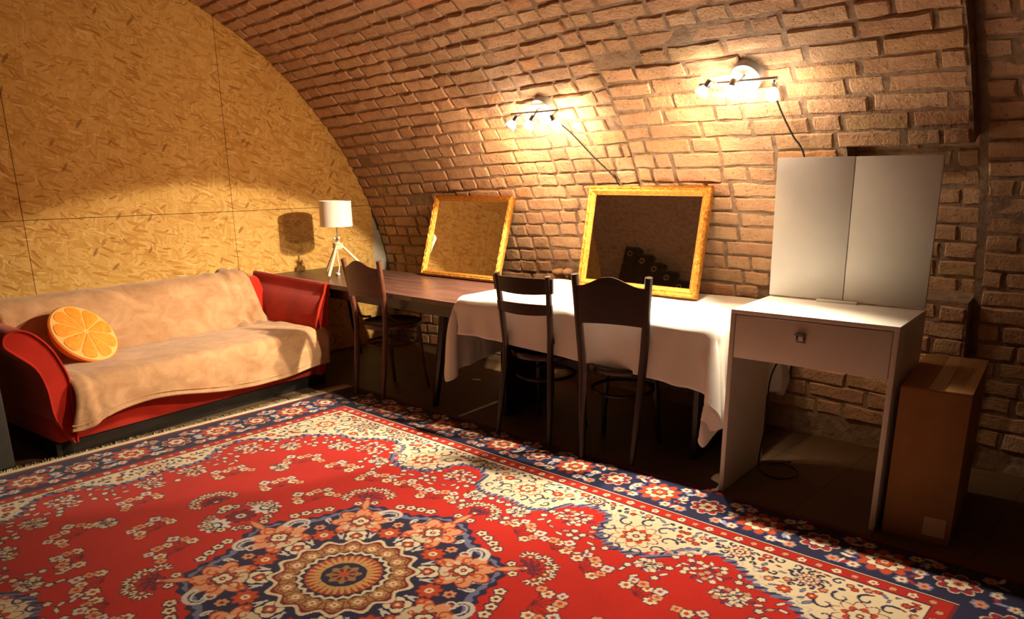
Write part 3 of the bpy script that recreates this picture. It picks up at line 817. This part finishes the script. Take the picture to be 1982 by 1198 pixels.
for x, y, dx, dy in ((-.20, .10, -.05, -.01), (-.20, .63, -.03, .02), (-1.88, .10, .03, -.02), (-1.88, .63, .03, .02)):
    MB().tube([(x, y, .655), (x+dx, y+dy, .3), (x+dx*2, y+dy*2, 0)], [.032, .028, .02], 8).build('leg', M['black'], dt)

# ------------------------------------------------------------------ second table with white cloth
TZ2 = .722; TA = R(6.5); TL_, TD = 1.53, .86; TO = Vector((-1.605, -.108, 0))
wt = empty('panel_leg_table', TO, TA, 'black panel-legged table hidden under the white tablecloth', 'table')
MB().box(.014, TL_-.014, .014, TD-.014, TZ2-.03, TZ2-.002, .003).build('tabletop', M['black'], wt)
MB().box(.16, .185, .20, .70, 0, TZ2-.03).build('side_panel', M['black'], wt, smooth=0)
MB().box(TL_-.185, TL_-.16, .20, .70, 0, TZ2-.03).build('side_panel', M['black'], wt, smooth=0)
MB().box(.185, TL_-.185, .52, .54, .25, TZ2-.03).build('modesty_panel', M['black'], wt, smooth=0)
def tablecloth():
    sp = .026; rot = R(-3.4)
    nx_, ny_ = int((.36+TL_+.43)/sp), int((.235+TD+.24)/sp)
    gx_, gy_ = np.meshgrid(np.arange(nx_)*sp, np.arange(ny_)*sp)
    px, py = gx_-.36, gy_-.235
    cx_, cy_ = TL_/2, TD/2
    qx = cx_+(px-cx_)*math.cos(rot)-(py-cy_)*math.sin(rot); qy = cy_+(px-cx_)*math.sin(rot)+(py-cy_)*math.cos(rot)
    Pn = np.stack([qx, qy, np.full_like(qx, TZ2)], -1)
    inside = (qx > 0) & (qx < TL_) & (qy > 0) & (qy < TD)
    rr_ = np.random.default_rng(3); Pn[..., 2] += np.where(inside, 0, rr_.normal(0, .0015, qx.shape))
    # long-wave waviness seeds the folds
    Pn[..., 2] += np.where(inside, 0, .004*np.sin(qx*9)+.004*np.sin(qy*11+1))
    V = np.zeros_like(Pn); w = np.where(inside, 0., 1.)[..., None]
    cons = []
    for (di, dj, st) in ((0, 1, 1.), (1, 0, 1.), (1, 1, .55), (1, -1, .55), (0, 3, .10), (3, 0, .10)):
        L0 = sp*math.hypot(di, dj)
        I, J = np.meshgrid(np.arange(ny_-di), np.arange(max(0, -dj), nx_-max(0, dj)), indexing='ij')
        for par in (0, 1):
            step = max(di, abs(dj)); k = ((I//max(1, di)) % 2 == par) if di else ((J//step) % 2 == par)
            a = (I[k], J[k]); c = (I[k]+di, J[k]+dj); cons.append((a, c, L0, st))
    dt_ = .016
    for stp in range(150):
        V[..., 2] -= 9.8*dt_*w[..., 0]; V *= .965
        old = Pn.copy(); Pn += V*dt_*w
        for it in range(7):
            for a, c, L0, st in cons:
                dlt = Pn[c]-Pn[a]; Ln = np.linalg.norm(dlt, axis=-1, keepdims=True)+1e-9
                wa, wc = w[a], w[c]; ws = wa+wc; ws[ws == 0] = 1
                cr = dlt*(1-L0/Ln)*st/ws
                Pn[a] += wa*cr; Pn[c] -= wc*cr
            x, y, z = Pn[..., 0], Pn[..., 1], Pn[..., 2]
            low = (w[..., 0] > 0) & (z < TZ2+.001)
            ins = low & (x > -.006) & (x < TL_+.006) & (y > -.006) & (y < TD+.006)
            dl = np.stack([x+.006, TL_+.006-x, y+.006, TD+.006-y], -1); k = np.argmin(dl, -1)
            nearz = (TZ2+.001-z < np.min(dl, -1))
            z[ins & nearz] = TZ2+.001; m_ = ins & ~nearz
            x[m_ & (k == 0)] = -.006; x[m_ & (k == 1)] = TL_+.006; y[m_ & (k == 2)] = -.006; y[m_ & (k == 3)] = TD+.006
            lim = (y > .0); x[lim & (x > TL_+.058)] = TL_+.058
            lim = (y > .02) & (z > .635); x[lim & (x < -.010)] = -.010; lim = (y > .05); x[lim & (x < -.07)] = -.07
            y[y > TD+.035] = TD+.035
        V = (Pn-old)/dt_
    x, y, z = Pn[..., 0], Pn[..., 1], Pn[..., 2]
    z += .002
    rise = .026*np.exp(-((x-.22)/.16)**2-((y-.74)/.05)**2)+.012*np.exp(-((x-.40)/.22)**2-((y-.62)/.06)**2)+.006*np.exp(-((y-.40-.3*(x-.5))/.02)**2)*np.exp(-((x-.45)/.2)**2)
    z += np.where(inside, rise, 0)
    z += np.where(inside, .0012*np.sin(x*25)*np.sin(y*31), 0)
    idx = np.arange(nx_*ny_).reshape(ny_, nx_)
    q = np.stack([idx[:-1, :-1], idx[:-1, 1:], idx[1:, 1:], idx[1:, :-1]], -1).reshape(-1, 4)
    b = MB(); b.v = [tuple(p) for p in Pn.reshape(-1, 3).tolist()]; b.f = [tuple(f) for f in q.tolist()]
    o = b.build('tablecloth', M['linen'], None, smooth=0, recalc=False); o.data.shade_smooth()
    o.location = TO; o.rotation_euler = (0, 0, TA)
    md = o.modifiers.new('sub', 'SUBSURF'); md.levels = 1; md.render_levels = 1
    md = o.modifiers.new('thick', 'SOLIDIFY'); md.thickness = .0016; md.offset = 1
    tag(o, 'white linen tablecloth hanging in pointed corners over the middle table', 'tablecloth')
tablecloth()

# ------------------------------------------------------------------ chairs
def chair(name, loc, rz, Hc, wf, ws, wt_, style, mat, label, rad=.0155, lean=.06, seat_r=.195):
    t = empty(name, loc, rz, label, 'chair', 'bentwood chairs at the tables')
    zs_ = .45
    for s in (-1, 1):
        pts = catmull([(s*wf, -.035, 0), (s*(wf*.5+ws*.5), -.008, .22), (s*ws, .012, zs_), (s*(ws*.6+wt_*.4), .0, .62), (s*wt_, -lean+.012, Hc)], 7)
        n = len(pts); rr_ = [rad*(.82+.28*min(1, 4*k/n) - .12*max(0, (k/n-.75)*4)) for k in range(n)]
        MB().tube(pts, rr_, 12, flat=(1.0, 1.15)).build('back_post', mat, t)
        MB().tube(catmull([(s*.125, .315, zs_-.02), (s*.14, .335, .2), (s*.155, .37, -.0125)], 5), [rad*1.05]*6+[rad*.8]*5, 10).build('leg', mat, t)
        # bent brace from post to seat
        MB().tube(catmull([(s*(ws+.006), .012, .575), (s*(ws+.012), .04, .52), (s*(ws+.025), .10, .482), (s*(ws+.03), .17, .470)], 5), .008, 8).build('brace', mat, t)
    sy = .205
    MB().lathe([(seat_r-.02, zs_-.030), (seat_r, zs_-.024), (seat_r+.004, zs_-.010), (seat_r, zs_+.004), (seat_r-.018, zs_+.008), (seat_r-.03, zs_+.002), (.05, zs_-.004)], 36, M=Matrix.Translation((0, sy, 0)) @ Matrix.Diagonal((.98, 1.02, 1, 1))).build('seat', mat, t)
    ring = [(.152*math.cos(a), sy-.01+.165*math.sin(a), .315) for a in np.linspace(0, 2*math.pi, 33)]
    MB().tube(ring, .0095, 8, cap=False).build('stretcher_ring', mat, t)
    def panel(z0f, z1f, thick=.011, over=0.):
        rows = []; N = 18
        for k in range(N+1):
            u = -1+2*k/N; col = []
            for q in range(7):
                w = q/6; z = z0f(u)+(z1f(u)-z0f(u))*w
                tt = (z-zs_)/(Hc-zs_); hw = ws+(wt_-ws)*tt+over; yy = .012-lean*tt + (-.028*(1-u*u))
                col.append((u*hw, yy+(.010 if over else .0), z))
            rows.append(col)
        b = MB().grid(rows); n0 = len(b.v)
        b.grid([[(p[0], p[1]-thick, p[2]) for p in c_] for c_ in rows])
        W = 7; e = []
        loop = [i*W for i in range(N+1)] + [N*W+q for q in range(1, W)] + [i*W+W-1 for i in range(N-1, -1, -1)] + [q for q in range(W-2, 0, -1)]
        b.f += [(loop[k], loop[(k+1) % len(loop)], loop[(k+1) % len(loop)]+n0, loop[k]+n0) for k in range(len(loop))]
        return b
    if style == 'plank':
        panel(lambda u: Hc-.235+.012*(1-u*u), lambda u: Hc-.052+.050*(.5+.5*math.cos(math.pi*u))**1.2).build('back_panel', mat, t, smooth=35)
    else:
        panel(lambda u: Hc-.098+.012*u*u, lambda u: Hc-.012-.0*u*u, .012, .026).build('top_slat', mat, t, smooth=35)
        panel(lambda u: Hc-.205+.010*u*u, lambda u: Hc-.145, .012, .018).build('lower_slat', mat, t, smooth=35)
    return t
chair('bentwood_chair', (-2.362, -.172, .0125), R(10), .868, .118, .125, .150, 'plank', M['redwood'], 'red-brown wooden chair with a wavy plank back next to the sofa', .0150, .055)
chair('bentwood_chair', (-1.090, -.095, .0125), R(9), .878, .165, .140, .155, 'slat', M['darkwood'], 'dark wooden chair with two curved back slats at the white-clothed table', .0145, .05)
chair('bentwood_chair', (-.575, -.052, .0125), R(18), .912, .128, .150, .178, 'plank', M['darkwood'], 'blackish wooden chair with a wavy plank back nearest the dressing table', .0180, .05)

# ------------------------------------------------------------------ mirrors in gilt frames
def gilt_mirror(BL, BR, L, tilt, fw, name, label, ornate):
    BL = Vector(BL); BR = Vector(BR); e = (BR-BL); W = e.length; e.normalize()
    up = Vector((0, 0, 1)); back = up.cross(e)                     # away from the camera
    u = (math.cos(tilt)*up + math.sin(tilt)*back).normalized(); n = e.cross(u)    # n points towards the room
    t = empty(name, (0,0,0), 0, label, 'mirror', 'gilt framed mirrors')
    t.matrix_world = Matrix.Translation(BL) @ Matrix((e, u, n)).transposed().to_4x4()
    # profile across the frame: (distance inwards, height)
    pr = [(0, -.012), (0, .012), (.006, .020), (fw*.28, .027), (fw*.45, .022), (fw*.60, .025), (fw*.80, .014), (fw*.9, .012), (fw, .004), (fw, -.010)]
    cs = [((0,0), (W,0), (1,1), (-1,1)), ((W,0), (W,L), (-1,1), (-1,-1)), ((W,L), (0,L), (-1,-1), (1,-1)), ((0,L), (0,0), (1,-1), (1,1))]
    for (a, c, da, dc) in cs:
        N = 40; rows = []
        for k in range(N+1):
            s = k/N; row = []
            for i, (d_, h) in enumerate(pr):
                pa = Vector((a[0]+da[0]*d_, a[1]+da[1]*d_)); pc = Vector((c[0]+dc[0]*d_, c[1]+dc[1]*d_)); p = pa+(pc-pa)*s
                hh = h
                if ornate and 2 <= i <= 5: hh += .0022*math.sin(s*N*2.1+i*1.3)*(1 if 0 < k < N else 0) + .002*math.sin(s*N*4.7+i)
                row.append((p.x, p.y, hh))
            rows.append(row)
        MB().grid(rows).build('frame_rail', M['gold'], t, smooth=45)
    MB().box(fw*.9, W-fw*.9, fw*.9, L-fw*.9, -.008, .003).build('glass', M['mirror'], t, smooth=0)
    MB().box(.01, W-.01, .01, L-.01, -.013, -.009).build('backing', M['darkwood'], t, smooth=0)
gilt_mirror((-2.701, .545, .684), (-1.990, .608, .684), .575, R(18), .040, 'gilt_mirror', 'smaller gold framed mirror leaning on the dark table reflecting the board wall', True)
gilt_mirror((-1.276, .552, .735), (-.506, .591, .735), .583, R(11), .052, 'gilt_mirror', 'larger ornate gold framed mirror on the white tablecloth with a dark reflection', True)

# ------------------------------------------------------------------ table lamp
tl = empty('table_lamp', (-3.20, .185, TZ1), 0, 'small tripod lamp with a white drum shade on the dark table', 'lamp')
hub = Vector((0, 0, .205))
for a in (-54, 48, 172):
    ft = Vector((.215*math.cos(R(a)), .215*math.sin(R(a)), .0115)); top_ = hub + Vector((-.028*math.cos(R(a)), -.028*math.sin(R(a)), .06))
    MB().tube([ft, top_], [.0105, .0095], 10).build('leg', M['palewood'], tl)
b = MB()
for k in range(5): b.tube([((.030+.003*math.sin(k*2))*math.cos(a), (.030+.003*math.sin(k*2))*math.sin(a), .190+k*.008+.004*math.sin(a*2+k)) for a in np.linspace(0, 2*math.pi, 21)], .006, 6, cap=False)
b.build('rope_binding', M['rope'], tl)
MB().tube([(0, 0, .20), (0, 0, .40)], .0055, 8).build('stem', M['steel'], tl)
sh = MB(); r0, r1 = .114, .112
sh.lathe([(r0, .345), (r1, .522), (r1-.003, .522), (r0-.003, .345)], 48, capb=False, capt=False); so_ = sh.build('shade', M['shade'], tl, smooth=50)
sh = MB()
for k in range(3): sh.tube([(0, 0, .40), (.108*math.cos(k*2.09), .108*math.sin(k*2.09), .40)], .0025, 6)
sh.build('spider', M['steel'], so_)
MB().tube(catmull([(.005, -.01, .20), (.02, -.02, .12), (.015, -.01, .06), (.03, -.03, .012)], 6), .0035, 6).build('cord', M['whitepaint'], tl)
MB().box(.015, .055, -.052, -.03, .002, .02, .006).build('switch', M['whitepaint'], tl)

# ------------------------------------------------------------------ dressing table with two raised doors
DA = R(5.2); DW, DD, DH = .652, .453, .824
dr = empty('dressing_table', (0, .0, 0), DA, 'white dressing table with one drawer and two raised panels beside the cardboard box', 'dressing table')
T = .020
MB().box(0, DW, 0, DD, DH-.018, DH, .0015).build('top_panel', M['white'], dr)
MB().box(0, T, 0, DD, 0, DH-.018, .001).build('side_panel', M['white'], dr)
MB().box(DW-T, DW, 0, DD, 0, DH-.018, .001).build('side_panel', M['white'], dr)
MB().box(T, DW-T, DD-.035, DD-.02, DH-.20, DH-.018).build('back_rail', M['white'], dr, smooth=0)
d_ = MB().box(T+.003, DW-T-.003, .001, .019, DH-.205, DH-.022, .0015).build('drawer', M['white'], dr)
MB().box(T+.012, DW-T-.012, .019, .38, DH-.19, DH-.06).build('drawer_box', M['white'], d_, smooth=0)
hx, hz = .297, DH-.088
b = MB(); b.box(hx-.019, hx+.019, -.003, .001, hz-.019, hz+.019, .0008); b.box(hx-.021, hx+.021, -.026, .0, hz+.015, hz+.020, .001)
b.build('pull_handle', M['chrome'], d_)
MB().box(hx-.009, hx+.009, -.005, -.003, hz-.010, hz+.008).build('handle_inset', M['whitepaint'], d_, smooth=0)
tl_ = R(-3.5); DY = DD-.018
for k, (x0, x1) in enumerate(((.002, DW*.5-.002), (DW*.5+.002, DW-.002))):
    Mx = Matrix.Translation((0, DY, DH+.008)) @ Matrix.Rotation(-tl_, 4, 'X')
    MB().box(x0, x1, -.009, .009, 0, .606, .0012, M=Mx).build('raised_door', M['white'], dr)
MB().box(DW*.34, DW*.60, DY-.036, DY-.012, DH, DH+.010, .001).build('ledge_strip', M['white'], dr)
MB().box(DW*.5-.006, DW*.5+.006, DY+.012, DY+.03, DH, DH+.50).build('door_support', M['white'], dr, smooth=0)

# ------------------------------------------------------------------ cardboard box
cb = empty('cardboard_box', (.672, .075, 0), R(8), 'tall brown cardboard box standing right of the white dressing table', 'box')
BW, BD, BHt = .235, .62, .602
MB().box(0, BW, 0, BD, 0, BHt-.004, .004).build('body', M['card'], cb)
MB().box(.0, BW*.5-.001, .0, BD, BHt-.003, BHt, .0005).build('flap', M['card'], cb)
MB().box(BW*.5+.001, BW, .0, BD, BHt-.003, BHt+.002, .0005).build('flap', M['card'], cb)
MB().box(BW*.5-.025, BW*.5+.025, -.001, BD, BHt+.0015, BHt+.0025).build('tape', M['tape'], cb, smooth=0)
MB().box(BW-.095, BW-.02, -.002, .0, .03, .105).build('paper_label', M['paper'], cb, smooth=0)

# ------------------------------------------------------------------ black case left of the sofa, lockers seen in the mirror
CASE_AT = (-2.86, -2.465, 0)
bc = empty('black_case', CASE_AT, R(8), 'black vinyl equipment case at the left edge beside the sofa arm', 'case')
MB().box(-.30, .26, -.3, .33, .012, .66, .012).build('body', M['case'], bc)
for x in (-.30, .26):
    for y in (-.3, .33): MB().box(x-.012, x+.012, y-.012, y+.012, .64, .672, .004).build('corner_cap', M['steel'], bc)
for x in (-.27, .23):
    for y in (-.27, .30): MB().lathe([(.02, 0), (.022, .006), (.02, .014)], 12, M=Matrix.Translation((x, y, 0))).build('foot', M['cord'], bc)
for k, (x, h) in enumerate(((-3.10, 2.00), (-2.93, 1.93), (-2.76, 1.85), (-2.59, 1.77), (-2.42, 1.68), (-2.25, 1.60))):
    lk = empty('black_locker', (x, -3.135, 0), 0, ('tallest', 'second tallest', 'third tallest', 'fourth tallest', 'second lowest', 'lowest')[k] + ' black locker seen in the larger mirror', 'locker', 'black lockers in the mirror')
    MB().box(-.083, .083, -.12, .0, 0, h, .004).build('body', M['case'], lk)
    MB().box(-.078, .078, .0, .012, .04, h-.02, .003).build('door', M['black'], lk)
    MB().tube([(.026*math.cos(a), .022, h-.085+.026*math.sin(a)) for a in np.linspace(0, 2*math.pi, 21)], .005, 6, cap=False).build('ring_pull', M['steel'], lk)

# ------------------------------------------------------------------ spot lamps on the vault
def cord(name, pts, label, rad=.0035):
    return tag(MB().tube(catmull(pts, 8), rad, 7).build(name, M['cord'], None), label, 'cable')
def spot_fixture(fx, label):
    x0, z0 = fx['base']; s0 = RR*math.asin((z0-CZ)/RR); off0 = .034 if x0 > XB0 else .014
    F = vframe(x0, s0, off0)
    t = empty('spot_lamp_bar', (0,0,0), 0, label, 'spotlight', 'spot lamps on the vault'); t.matrix_world = F
    inv = F.inverted()
    MB().lathe([(.072, -.03), (.072, .020), (.068, .027), (.02, .028)], 40).build('base', M['greypaint'], t)
    # bar stands off the base
    b = MB(); b.tube([(0, .012, .02), (0, .018, .062)], .007, 10); b.build('bar_post', M['steel'], t)
    bz = .064
    d_ = x0 - fx['bulbs'][0][0][0]
    MB().tube([(-.20 if x0 > -1 else -.19, .016, bz), (.17, .016, bz)], .0075, 12).build('bar', M['steel'], t)
    for i, (pw, aim, power, cone, blend, halo, spill) in enumerate(fx['bulbs']):
        p = inv @ Vector(pw); dr_ = (inv.to_3x3() @ Vector(aim)).normalized()
        j = Vector((p.x*.82+.012, .016, bz))
        hd = p - dr_*.055
        MB().tube([j, j+(hd-j)*.5, hd], [.006, .006, .009], 8).build('arm', M['steel'], t)
        q = dr_.to_track_quat('Z', 'Y').to_matrix().to_4x4(); Mx = Matrix.Translation(p) @ q
        ho = MB().lathe([(.012, -.062), (.014, -.058), (.0145, -.030), (.013, -.026)], 20, M=Mx).build('lamp_holder', M['steel'], t)
        bo = MB().lathe([(.013, -.032), (.018, -.024), (.026, -.006), (.029, .005), (.028, .010), (.012, .012)], 24, M=Mx).build('bulb', M['bulb'], t)
        lp = p + dr_*.022
        ld = bpy.data.lights.new('spot_light', 'SPOT'); ld.energy = power; ld.color = WARM; ld.spot_size = R(cone); ld.spot_blend = blend; ld.shadow_soft_size = .018
        lo = bpy.data.objects.new('spot_light', ld); link(lo, t); lo.matrix_local = Matrix.Translation(lp) @ dr_.to_track_quat('-Z', 'Y').to_matrix().to_4x4()
        # weaker wide halo of the beam, and the glow that leaves the back of the reflector towards the wall
        for nm, e, d2, pos, cn, bl, clr in (('bulb_halo', halo, dr_, lp, 172, .25, HALO_COLOR), ('bulb_spill', spill, Vector((0, -.42, -1)).normalized(), p + Vector((.02, -.045, fx['sp'])), 168, .35, SPILL_COLOR)):
            if e <= 0: continue
            gd = bpy.data.lights.new(nm, 'SPOT'); gd.energy = e; gd.color = clr; gd.spot_size = R(cn); gd.spot_blend = bl; gd.shadow_soft_size = .025
            go = bpy.data.objects.new(nm, gd); link(go, t); go.matrix_local = Matrix.Translation(pos) @ d2.to_track_quat('-Z', 'Y').to_matrix().to_4x4()
spot_fixture(FIX[0], 'three-bulb spot lamp on the brick vault above the mirrors')
spot_fixture(FIX[1], 'three-bulb spot lamp on the brick vault nearer the dressing table')
def on_wall(x, z, off=.03): return vpt(x, RR*math.asin((z-CZ)/RR), off)
cord('lamp_cable', [on_wall(-1.42, 1.70, .03), on_wall(-1.33, 1.62, .03), on_wall(-1.23, 1.48, .028), on_wall(-1.13, 1.36, .026), on_wall(-1.10, 1.25, .024), on_wall(-1.09, 1.10, .024)], 'thin dark cable running from the spot lamp down behind the larger mirror', .004)
cord('lamp_cable', [on_wall(-.09, 1.76, .05), on_wall(-.075, 1.66, .05), on_wall(-.045, 1.56, .05), on_wall(-.01, 1.47, .05), on_wall(-.01, 1.2, .045), on_wall(-.01, .9, .045)], 'black cable running from the spot lamp down behind the dressing table panels', .004)
cord('floor_cable', [(.05, .50, .70), (.06, .44, .60), (.025, .38, .45), (.03, .36, .25), (.02, .34, .05), (.06, .30, .012), (.15, .28, .012), (.20, .36, .012), (.16, .44, .012), (.08, .46, .015), (.04, .40, .02), (.10, .52, .012)], 'black cable coiled on the floor under the white dressing table', .004)



# small odds and ends seen under the tables
b = MB().box(-.03, .03, -.012, .012, 0, .006, .003); o = b.build('paper_scrap', M['whitepaint'], None); o.location = (-2.16, .55, 0); o.rotation_euler = (0, 0, .5)
tag(o, 'small pale scrap lying on the dark floor under the dark table', 'scrap')
